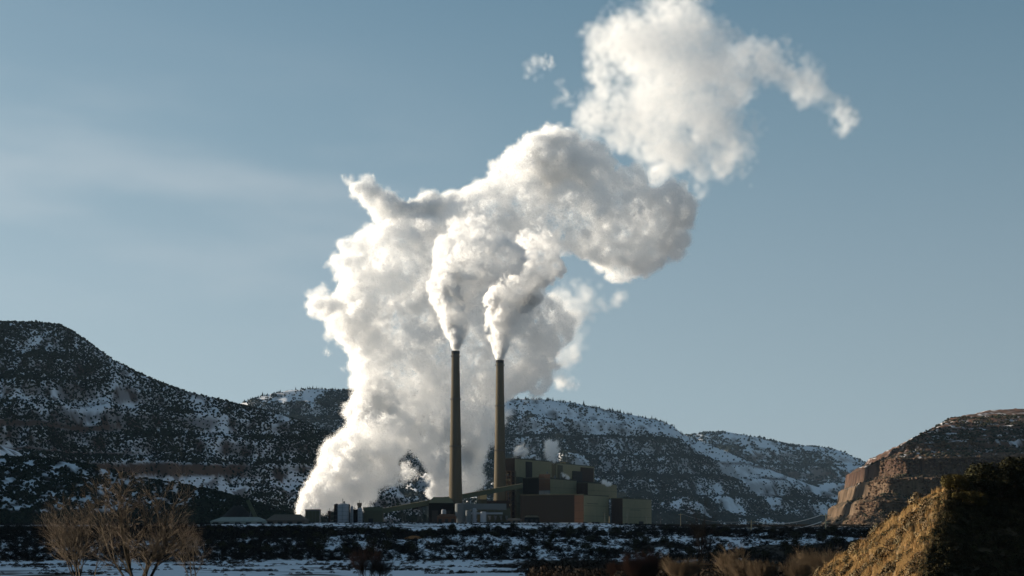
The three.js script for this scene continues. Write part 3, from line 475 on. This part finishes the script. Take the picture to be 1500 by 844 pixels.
function silo(px0, px1, D, yTop, m, label, extras) {
  const x = X((px0 + px1) / 2, D), r = (px1 - px0) / 2 * D / F, g0 = groundH(x, D) - .4, h = Y(yTop, D) - g0, o = base('silo', x, g0, -D);
  part('tank', new THREE.LatheGeometry([[r, 0], [r, h * .5], [r * .995, h - .8], [r * .9, h - .2], [r * .2, h + .8], [0, h + .8]].map(([a, b]) => new THREE.Vector2(a, b)), 36), m, o);
  const bands = []; for (let i = 1; i < 5; i++) bands.push(new THREE.TorusGeometry(r + .03, .1, 4, 36).rotateX(Math.PI / 2).translate(0, h * i / 5, 0)); part('hoop', merge(bands), M.steel, o);
  part('ladder', merge([box(.1, h, .1, -.3, 0, r + .3), box(.1, h, .1, .3, 0, r + .3), ...range(1, h - 1, 1).map((y) => box(.6, .06, .06, 0, y, r + .3))]), M.steel, o);
  if (extras) { part('mast', box(.5, 6, .5, -.5, h, 0), M.steel, o); part('vent', new THREE.CylinderGeometry(.8, 1, 3, 10).translate(1, h + 1.5, 0), M.steel, o); }
  return tag(o, label, 'silo', 'silos at the left of the plant');
}
silo(494.5, 511, 1560, 738.5, M.pale, 'fattest pale silo with a mast on its top', true);
silo(489, 497, 1585, 739, M.black, 'dark silo tucked against the left side of the pale silo');
silo(509, 513, 1590, 739.5, M.black, 'thin dark silo against the right side of the fat pale silo');
silo(512.5, 517.5, 1565, 742, M.pale, 'slim pale silo just right of the fat silo');
silo(524, 531, 1560, 745, M.pale, 'short pale silo in front of the dark tower');
{ const D = 1590; const mk = (px, w, yTop, m, label) => { const x = X(px, D), g0 = groundH(x, D) - .4, h = Y(yTop, D) - g0, ww = w * D / F, o = base('tower', x, g0, -D); part('shaft', mbox(ww, h * .85, ww, 0, 0, 0), m, o); part('head', mbox(ww * 1.25, h * .14, ww * 1.25, 0, h * .85 + .01, 0), m, o); part('mast', box(.35, 3, .35, 0, h * .99, 0), M.steel, o); return tag(o, label, 'tower'); };
  mk(482.5, 3.4, 748.5, M.rustDark, 'thin brown tower between the square building and the silos'); mk(526.5, 5, 736.5, M.brown, 'brown tower rising behind the short pale silo'); mk(519.5, 8, 746.5, M.black, 'squat dark tower between the slim silo and the brown tower');
}
// the coal conveyor climbing from the left to the boiler house
function gallery(a, b, h, supports, label, m) {
  const o = base('conveyor', a.x, a.y, a.z), e = b.clone().sub(a), L = e.length();
  part('gallery', (() => { const g = metres(new THREE.BoxGeometry(h * .9, h, L)); g.lookAt(e); return g.translate(e.x / 2, e.y / 2, e.z / 2); })(), m, o);
  const roof = new THREE.BoxGeometry(h * 1.1, .35, L + 1); roof.lookAt(e); part('roof', roof.translate(e.x / 2, e.y / 2 + h / 2 + .3, e.z / 2), M.oliveDark, o);
  for (let i = 1; i <= supports; i++) { const p = e.clone().multiplyScalar(i / (supports + 1)), gy = groundH(a.x + p.x, -(a.z + p.z)) - a.y - .3; if (p.y - h / 2 - gy < 2) continue; part('trestle', merge([bar(new THREE.Vector3(p.x - 2.2, gy, p.z), new THREE.Vector3(p.x - .6, p.y - h / 2, p.z), .5), bar(new THREE.Vector3(p.x + 2.2, gy, p.z), new THREE.Vector3(p.x + .6, p.y - h / 2, p.z), .5), box(3, .4, .4, p.x, (gy + p.y) / 2, p.z)]), M.steel, o); }
  return tag(o, label, 'conveyor');
}
gallery(P(546, 751.5, 1575), P(764.5, 712, 1672), 4.9, 9, 'long olive conveyor gallery climbing past both chimneys to the boiler house', M.green);
gallery(P(604, 745, 1640), P(652, 731, 1640), 4, 3, 'short dark conveyor behind the long gallery left of the chimneys', M.black);
{ // the conveyor's low start building
  const D = 1580, x = X(548, D), g0 = groundH(x, D) - .4, o = base('hopper_house', x, g0, -D), h = Y(742, D) - g0; part('wall', mbox(20, h * .75, 16, 0, 0, 0), M.oliveDark, o); part('roof', mbox(21, h * .2, 17, -1, h * .75 + .01, 0), M.green, o); part('door', mbox(5, 5, .3, -3, .2, 8.1), M.dark, o); tag(o, 'low dark building at the foot of the long conveyor', 'building');
}
{ // ducts, tanks and small plant at the foot of the chimneys
  const tankAt = (px, w, D, yTop, m, label) => { const x = X(px, D), r = w / 2 * D / F, g0 = groundH(x, D) - .4, h = Y(yTop, D) - g0, o = base('tank', x, g0, -D); part('shell', new THREE.LatheGeometry([[r, 0], [r, h - 1], [r * .85, h], [0, h + .6]].map(([a, b]) => new THREE.Vector2(a, b)), 30), m, o); part('railing', new THREE.TorusGeometry(r * .95, .09, 4, 30).rotateX(Math.PI / 2).translate(0, h + .3, 0), M.steel, o); return tag(o, label, 'tank'); };
  tankAt(674, 15, 1585, 738, M.grey, 'big grey tank standing at the foot of the left chimney');
  tankAt(686, 8, 1575, 748, M.grey, 'small grey tank right of the big grey tank'); tankAt(695, 6, 1580, 745, M.pale, 'small pale tank under the flue duct'); tankAt(708, 9, 1570, 750, M.pale, 'low pale tank under the right part of the flue duct'); tankAt(650, 7, 1575, 747, M.pale, 'small pale tank left of the left chimney');
  const D = 1600, x = X(704, D), g0 = groundH(x, D) - .4, o = base('flue_duct', x, g0, -D); part('duct', merge([metres(box(52, 6.5, 8, 0, 15.5, 0)), metres(box(10, 7, 8, 24, 15, -1))]), M.grey, o); const lg = []; for (let i = -3; i <= 3; i++) lg.push(box(.7, 15.5, .7, i * 8, 0, 3), box(.7, 15.5, .7, i * 8, 0, -3)); part('leg', merge(lg), M.steel, o); part('pipe', new THREE.CylinderGeometry(1.1, 1.1, 50, 14).rotateZ(Math.PI / 2).translate(0, 11, 3.6), M.pale, o); tag(o, 'grey flue duct on legs running right from the left chimney', 'duct');
  const pr = base('filter_house', X(726, 1640), groundH(X(726, 1640), 1640) - .4, -1640); part('wall', mbox(34, 17, 18, 0, 0, 0), M.oliveDark, pr); part('upper_wall', mbox(26, 9, 14, 3, 17.01, 0), M.rustDark, pr); for (let i = 0; i < 5; i++) part('hopper', new THREE.CylinderGeometry(2.6, .7, 5, 4).rotateY(Math.PI / 4).translate(-13 + i * 6.4, 6, 11), M.grey, pr); part('railing', merge([box(34, .1, .1, 0, 18.2, 9), ...range(-17, 17, 2).map((q) => box(.1, 1.2, .1, q, 17, 9))]), M.steel, pr); tag(pr, 'dark brown filter house between the right chimney and the duct', 'building');
  const hs = base('equipment_house', X(706.5, 1660), groundH(X(706.5, 1660), 1660) - .4, -1660); part('wall', mbox(11, 30, 9, 0, 0, 0), M.oliveDark, hs); part('upper_wall', mbox(10.2, 6, 9.6, 0, 28, 0), M.lit, hs); part('roof', mbox(12, .8, 10.4, 0, 34.01, 0), M.rustDark, hs); tag(hs, 'block with sunlit tan painted on its top above the duct between the two chimneys', 'building');
  const lb = [['low brown workshop at the foot of the left chimney', 640, 668, 1560, 757, 753, M.rust, M.rustDark], ['low tan shed in front of the turbine hall', 742, 764, 1570, 762, 759, M.brown, M.brown], ['flat grey shed before the dark turbine hall wall', 768, 790, 1580, 758, 755.5, M.black, M.oliveDark]];
  for (const [l, a, b, d, e, r, wm, rm] of lb) shed('workshop', a, b, d, e, r, 12, wm, rm, l, 'shed', 3);
}
// ------------------------------------------------------------------ poles, wires, lamps
function pole(px, D, yTop, arms, label, m = M.wood, r = .17) {
  const x = X(px, D), g0 = groundH(x, D) - .3, h = Y(yTop, D) - g0, o = base('utility_pole', x, g0, -D);
  part('post', new THREE.CylinderGeometry(r * .7, r, h, 8).translate(0, h / 2, 0), m, o);
  for (const [dy, w] of arms) { part('crossarm', box(w, .22, .18, 0, h - dy, .14), M.wood, o); const ins = []; for (const s of [-.46, -.2, .2, .46]) ins.push(new THREE.CylinderGeometry(.06, .09, .3, 6).translate(s * w, h - dy + .37, .14)); part('insulator', merge(ins), M.pale, o); }
  tag(o, label, 'utility pole', 'utility poles along the bench'); return { o, h, x, y: g0, z: -D, arms };
}
const pA = pole(1209.5, 690, 752, [[1.2, 5.4], [4.6, 4.6]], 'brown wooden utility pole at the right end of the two sagging wires', M.wood, .30);
const pB = pole(1100.5, 760, 762, [[1.2, 5.0], [4.4, 4.2]], 'utility pole at the left end of the two sagging wires', M.wood, .26);
const pC = pole(997, 1000, 752.5, [[.8, 3]], 'thin sunlit utility pole right of the plant building', M.wood, .3);
const wireMat = mat(.62, .56, .52, .5);
const sagging = (a, b, sag, r, label) => { const c = a.clone().add(b).multiplyScalar(.5), o = base('power_line', c.x, c.y, c.z), pts = []; for (let i = 0; i <= 16; i++) { const t = i / 16, p = a.clone().lerp(b, t).sub(c); p.y -= sag * 4 * t * (1 - t); pts.push(p); } part('wire', tube(pts, r, 5), wireMat, o); return tag(o, label, 'power line'); };
const on = (q, dy, s) => new THREE.Vector3(q.x + s, q.y + q.h - dy + .5, q.z + .14);
sagging(on(pB, 1.2, 2), on(pA, 1.2, -2), 2.6, .2, 'upper sagging power line between the two brown poles');
sagging(on(pB, 4.4, 1.8), on(pA, 4.6, -2), 2.6, .2, 'lower sagging power line between the two brown poles');
sagging(on(pC, .8, 1), on(pB, 1.2, -2), 2.4, .06, 'faint power line from the thin pole to the left brown pole');
function lampPost(px, D, yTop, label, m) { const x = X(px, D), g0 = groundH(x, D) - .3, h = Y(yTop, D) - g0, o = base('lamp_post', x, g0, -D); part('post', new THREE.CylinderGeometry(.14, .24, h, 8).translate(0, h / 2, 0), m, o); part('arm', box(3.2, .16, .16, -1.3, h - .2, 0), m, o); part('lamp_head', box(1.1, .22, .5, -2.8, h - .3, 0), M.grey, o); return tag(o, label, 'lamp post', 'lamp posts before the plant'); }
lampPost(892.5, 1500, 757, 'pale lamp post before the joint of the olive wall and the brown wall', M.lit); lampPost(886, 1560, 751, 'dark lamp post before the middle olive wall', M.steel); lampPost(919, 1560, 753, 'dark lamp post before the left edge of the last olive wall', M.steel); lampPost(947, 1560, 756.5, 'dark lamp post before the right end of the last olive wall', M.steel); lampPost(968, 1400, 757, 'lamp post standing clear right of the plant building', M.steel);

// ------------------------------------------------------------------ bare trees and willow brush
function branches(levels, o) {                               // grows tapered limbs; returns one list of geometry per level
  const out = levels.map(() => ({ p: [], n: [] }));
  const limb = (a, dir, len, r, lv) => {
    const L = levels[lv], steps = L.steps, sides = L.sides, pts = [a.clone()], d = dir.clone(), rs = [r]; let p = a.clone();
    for (let i = 1; i <= steps; i++) { d.x += gauss() * L.wob; d.z += gauss() * L.wob; d.y += gauss() * L.wob * .5 + L.up; d.normalize(); p = p.clone().addScaledVector(d, len / steps); pts.push(p); rs.push(r * lerp(1, L.tip, i / steps)); }
    const ring = []; for (let i = 0; i <= steps; i++) { const t = pts[Math.min(i + 1, steps)].clone().sub(pts[Math.max(i - 1, 0)]).normalize(), u = new THREE.Vector3(t.y, -t.x, .01).normalize(), v = t.clone().cross(u); ring.push([...Array(sides)].map((_, k) => { const q = k / sides * 6.2832, w = u.clone().multiplyScalar(Math.cos(q)).addScaledVector(v, Math.sin(q)); return [pts[i].clone().addScaledVector(w, rs[i]), w]; })); }
    const g = out[lv]; for (let i = 0; i < steps; i++) for (let k = 0; k < sides; k++) { const A = ring[i][k], B = ring[i][(k + 1) % sides], C = ring[i + 1][k], E = ring[i + 1][(k + 1) % sides]; for (const q of [A, C, B, B, C, E]) { g.p.push(q[0].x, q[0].y, q[0].z); g.n.push(q[1].x, q[1].y, q[1].z); } }
    if (lv + 1 < levels.length) { const n = L.kids * (.75 + .5 * rnd()); for (let i = 0; i < n; i++) { const t = lerp(L.from, 1, (i + rnd()) / n), f = Math.min(steps - 1, Math.floor(t * steps)), q = pts[f].clone().lerp(pts[f + 1], t * steps - f), ax = pts[f + 1].clone().sub(pts[f]).normalize(), side = new THREE.Vector3(gauss(), gauss() * .6, gauss()).cross(ax).normalize(), nd = ax.clone().multiplyScalar(Math.cos(L.spread)).addScaledVector(side, Math.sin(L.spread)); limb(q, nd, len * L.ratio * (.7 + .6 * rnd()) * (1.15 - .45 * t), lerp(r, r * L.tip, t) * L.thin, lv + 1); } }
  };
  for (let i = 0; i < o.stems; i++) { const a = rnd() * 6.283, sp = o.splay * (.4 + .7 * rnd()); limb(new THREE.Vector3(Math.cos(a) * o.foot * rnd(), -.2, Math.sin(a) * o.foot * rnd()), new THREE.Vector3(Math.cos(a) * sp, 1, Math.sin(a) * sp).normalize(), o.len * (.75 + .4 * rnd()), o.r * (.7 + .5 * rnd()), 0); }
  return out.map((g) => { const b = new THREE.BufferGeometry(); b.setAttribute('position', new THREE.Float32BufferAttribute(g.p, 3)); b.setAttribute('normal', new THREE.Float32BufferAttribute(g.n, 3)); return b; });
}
const BARK = mat(.36, .30, .235), TWIG = mat(.46, .37, .29), DARKBARK = mat(.030, .024, .018), DARKTWIG = mat(.042, .032, .024), TAN = mat(.62, .45, .29), REDTWIG = mat(.10, .055, .04);
function bareTree(name, px, D, len, o, mats, label, category, group, levels) {
  const x = X(px, D), r = base(name, x, groundH(x, D), -D, 0), g = branches(levels, { len, ...o }), names = ['trunk', 'limbs', 'branches', 'twigs'];
  g.forEach((q, i) => part(names[i + names.length - g.length - (g.length < 4 && i === 0 ? 0 : 0)] ?? 'twigs', q, mats[Math.min(mats.length - 1, i)], r));
  return tag(r, label, category, group);
}
const lv = (steps, sides, wob, up, tip, kids, from, spread, ratio, thin) => ({ steps, sides, wob, up, tip, kids, from, spread, ratio, thin });
const cotton = [lv(7, 6, .10, .03, .35, 7, .25, .55, .55, .6), lv(5, 4, .14, .07, .35, 6, .2, .6, .55, .6), lv(4, 3, .16, .08, .4, 7, .15, .55, .55, .8), lv(3, 3, .18, .06, .5, 0, 0, 0, 0, 0)];
reseed(203);
bareTree('bare_tree', 205, 128, 7.6, { stems: 8, splay: 1.0, foot: 1.0, r: .14 }, [BARK, BARK, TWIG, TWIG], 'large bare brown tree spreading in the left foreground', 'bare tree', null, cotton);
reseed(208);
bareTree('bare_tree', 122, 122, 5.4, { stems: 6, splay: .8, foot: .9, r: .08 }, [BARK, BARK, TWIG, TWIG], 'smaller bare bush at the left of the large bare tree', 'bare tree', null, cotton);
reseed(223);
bareTree('bare_tree', 286, 150, 6.4, { stems: 3, splay: .5, foot: .5, r: .08 }, [BARK, BARK, TWIG, TWIG], 'thin bare tree at the right of the large bare tree', 'bare tree', null, cotton);
reseed(211);
bareTree('bare_tree', 1024, 250, 10.5, { stems: 2, splay: .32, foot: .4, r: .27 }, [DARKBARK, DARKBARK, DARKTWIG, DARKTWIG], 'black bare cottonwood at the bottom edge right of centre', 'bare tree', null, cotton);
const wil = [lv(5, 4, .09, .02, .45, 14, .15, .42, .6, .75), lv(4, 3, .12, .03, .5, 12, .1, .45, .6, .9), lv(3, 3, .15, .03, .5, 0, 0, 0, 0, 0)];
function willow(px, D, hgt, stems, s, mats, label, splay = .75) { reseed(s); const x = X(px, D), r = base('willow_bush', x, groundH(x, D), -D), g = branches(wil, { len: hgt * .8, stems, splay, foot: hgt * .3, r: .042 }); ['stems', 'branches', 'twigs'].forEach((n, i) => part(n, g[i], mats[i], r)); return tag(r, label, 'bush', 'bare willow bushes along the bottom edge'); }
const tanM = [TAN, TAN, TAN], redM = [REDTWIG, REDTWIG, REDTWIG];
willow(1196, 205, 4.6, 34, 301, tanM, 'widest tan willow bush beside the foot of the grassy slope');
willow(1166, 195, 3.2, 18, 302, tanM, 'small tan willow bush left of the widest tan one');
willow(1219, 188, 3.4, 18, 303, tanM, 'small tan willow bush squeezed against the grassy slope');
willow(1118, 190, 2.6, 22, 304, tanM, 'low tan willow bush nearly cut by the bottom edge');
willow(1073, 215, 4.6, 12, 305, [DARKBARK, TAN, TAN], 'thin orange-brown willow with a dark stem right of the black cottonwood', .4);
willow(1090, 200, 3.2, 14, 312, tanM, 'orange-brown willow bush right of the thin dark-stemmed one');
willow(998, 225, 3.6, 24, 306, tanM, 'orange-tan willow bush left of the black cottonwood');
willow(940, 235, 4.4, 30, 307, redM, 'broad dull brown willow bush at the bottom left of the cottonwood');
willow(905, 250, 3.2, 20, 308, redM, 'smaller dull brown willow bush left of the broad brown one');
willow(536, 300, 6.2, 11, 309, redM, 'dark reddish bare bush at the bottom edge below the silos', .35);
willow(556, 320, 4.0, 14, 310, redM, 'lower dark reddish bush right of the one below the silos', .4);

// ------------------------------------------------------------------ junipers, near ones one by one
function juniper(geoSeed, n, leaf) {
  reseed(geoSeed); const pos = [], nor = [], limbs = [], lobes = [];
  for (let i = 0; i < 11; i++) { const a = rnd() * 6.283, h = .25 + .62 * rnd(), r = .42 * Math.sqrt(rnd()) * (1.15 - h * .7); lobes.push([new THREE.Vector3(Math.cos(a) * r, h, Math.sin(a) * r), .17 + .13 * rnd()]); limbs.push(bar(new THREE.Vector3(0, .08, 0), lobes[i][0], .025)); }
  for (let i = 0; i < n; i++) {
    const [c, s] = lobes[Math.floor(rnd() * 11)], d = new THREE.Vector3(gauss(), gauss(), gauss()).normalize(), q = c.clone().addScaledVector(d, s * (.72 + .38 * rnd())); if (q.y < .03) continue;
    const u = new THREE.Vector3(gauss(), gauss(), gauss()).normalize().multiplyScalar(leaf * (.6 + .8 * rnd())), v = new THREE.Vector3(gauss() + d.x, gauss() + d.y + .4, gauss() + d.z).normalize().multiplyScalar(leaf * 1.5);
    pos.push(q.x - u.x, q.y - u.y, q.z - u.z, q.x + u.x, q.y + u.y, q.z + u.z, q.x + v.x, q.y + v.y, q.z + v.z); for (let k = 0; k < 3; k++) nor.push(d.x, d.y, d.z);
  }
  const g = new THREE.BufferGeometry(); g.setAttribute('position', new THREE.Float32BufferAttribute(pos, 3)); g.setAttribute('normal', new THREE.Float32BufferAttribute(nor, 3));
  limbs.push(new THREE.CylinderGeometry(.03, .05, .3, 6).translate(0, .08, 0)); return [g, merge(limbs)];
}
const JUN = mat(.040, .038, .018), JUNSUN = mat(.095, .075, .026), junTrunk = mat(.07, .05, .035);  // JUNSUN is the juniper with a sunlit tone put into its colour
const nearJ = [juniper(401, 5200, .030), juniper(402, 5200, .030)], farJ = [juniper(403, 420, .075), juniper(404, 420, .075)];
let jt = 0;
function plantJuniper(x, D, h, w, label, group, set, m = JUN) { const [g, t] = set[jt++ % 2], o = base('juniper', x, groundH(x, D) - .12 * h, -D, jt * 1.7); part('crown', g, m, o); part('trunk', t, junTrunk, o); o.scale.set(w, h, w); return tag(o, label, 'juniper', group); }
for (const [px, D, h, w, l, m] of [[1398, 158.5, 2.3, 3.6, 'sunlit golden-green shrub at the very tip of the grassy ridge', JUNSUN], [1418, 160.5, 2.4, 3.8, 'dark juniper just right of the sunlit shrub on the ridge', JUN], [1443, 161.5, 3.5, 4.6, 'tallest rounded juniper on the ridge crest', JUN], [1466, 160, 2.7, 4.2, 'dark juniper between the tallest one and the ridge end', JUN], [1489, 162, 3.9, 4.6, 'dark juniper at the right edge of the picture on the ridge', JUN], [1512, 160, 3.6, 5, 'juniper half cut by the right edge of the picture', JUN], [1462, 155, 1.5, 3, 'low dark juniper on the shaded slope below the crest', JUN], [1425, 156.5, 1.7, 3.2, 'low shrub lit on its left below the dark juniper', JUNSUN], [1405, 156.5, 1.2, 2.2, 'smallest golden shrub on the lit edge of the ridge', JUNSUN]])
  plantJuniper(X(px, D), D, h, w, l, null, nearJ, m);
reseed(431);
for (let i = 0, k = 0; k < 150 && i < 6000; i++) {
  const p = 300 + 960 * rnd(), D = 470 + 300 * rnd(), x = X(p, D), b = bankD(x, D); if (b < 556 || b > 735) continue;
  if (rnd() > .25 + 2.2 * fbm(x / 22, D / 26, 12, 3) + .3 * (1 - smooth(b, 580, 620))) continue;
  plantJuniper(x, D, 2 + 2.2 * rnd(), 2.6 + 2.4 * rnd(), 'black juniper bush on the snowy bank below the plant', 'black juniper bushes on the snowy bank', farJ); k++;
}
{ // rusty mound of earth on the edge of the bank
  const D = 640, x = X(607, D), o = base('earth_mound', x, groundH(x, D) - .2, -D), g = new THREE.SphereGeometry(1, 20, 10), p = g.attributes.position; for (let i = 0; i < p.count; i++) { const k = 1 + .3 * fbm(p.getX(i) * 2, p.getY(i) * 2, p.getZ(i) * 2, 3); p.setXYZ(i, p.getX(i) * 4.6 * k, p.getY(i) * 1.7 * k, p.getZ(i) * 2 * k); } g.computeVertexNormals(); part('heap', g, mat(.30, .14, .06), o); tag(o, 'small orange-brown heap of earth on the snowy bank below the left chimney', 'earth mound');
}
// dry grass on the near slope
{
  reseed(501); const pos = [], nor = [];
  for (let i = 0; i < 16; i++) { const a = rnd() * 6.283, l = .5 + .5 * rnd(), r = .10 * rnd(), bx = Math.cos(a) * r, bz = Math.sin(a) * r, tx = Math.cos(a) * (r + .35 * l * rnd()), tz = Math.sin(a) * (r + .35 * l * rnd()), w = .030; pos.push(bx - w * Math.sin(a), 0, bz + w * Math.cos(a), bx + w * Math.sin(a), 0, bz - w * Math.cos(a), tx, l, tz); const n = new THREE.Vector3(Math.cos(a), .8, Math.sin(a)).normalize(); for (let k = 0; k < 3; k++) nor.push(n.x, n.y, n.z); }
  const tuft = new THREE.BufferGeometry(); tuft.setAttribute('position', new THREE.Float32BufferAttribute(pos, 3)); tuft.setAttribute('normal', new THREE.Float32BufferAttribute(nor, 3));
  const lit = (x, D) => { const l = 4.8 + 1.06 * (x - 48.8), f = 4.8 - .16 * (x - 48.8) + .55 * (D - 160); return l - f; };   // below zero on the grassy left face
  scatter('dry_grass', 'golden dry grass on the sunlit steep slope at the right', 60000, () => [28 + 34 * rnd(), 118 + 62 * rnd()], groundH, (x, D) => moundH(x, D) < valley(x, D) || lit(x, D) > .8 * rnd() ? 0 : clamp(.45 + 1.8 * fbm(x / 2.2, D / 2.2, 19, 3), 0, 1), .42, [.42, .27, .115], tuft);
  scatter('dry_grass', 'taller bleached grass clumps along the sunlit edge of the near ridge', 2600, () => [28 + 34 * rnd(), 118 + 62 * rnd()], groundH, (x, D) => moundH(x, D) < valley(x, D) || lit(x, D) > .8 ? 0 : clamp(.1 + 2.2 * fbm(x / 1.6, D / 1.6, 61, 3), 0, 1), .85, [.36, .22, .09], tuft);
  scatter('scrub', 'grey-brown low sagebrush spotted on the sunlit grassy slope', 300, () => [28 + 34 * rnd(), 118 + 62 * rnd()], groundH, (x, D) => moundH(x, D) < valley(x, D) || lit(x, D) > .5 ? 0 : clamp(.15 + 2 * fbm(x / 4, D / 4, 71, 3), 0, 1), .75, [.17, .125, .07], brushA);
  scatter('scrub', 'low dark scrub added to deepen the shade on the right side of the near ridge', 9000, () => [28 + 50 * rnd(), 118 + 60 * rnd()], groundH, (x, D) => moundH(x, D) < valley(x, D) ? 0 : lit(x, D) > .3 ? clamp(.7 + 1.2 * fbm(x / 3, D / 3, 23, 3), 0, 1) : .03, .55, [.05, .042, .020], brushB);  // dark cover added so the right face reads as shaded
}
renderer.render(scene, camera);
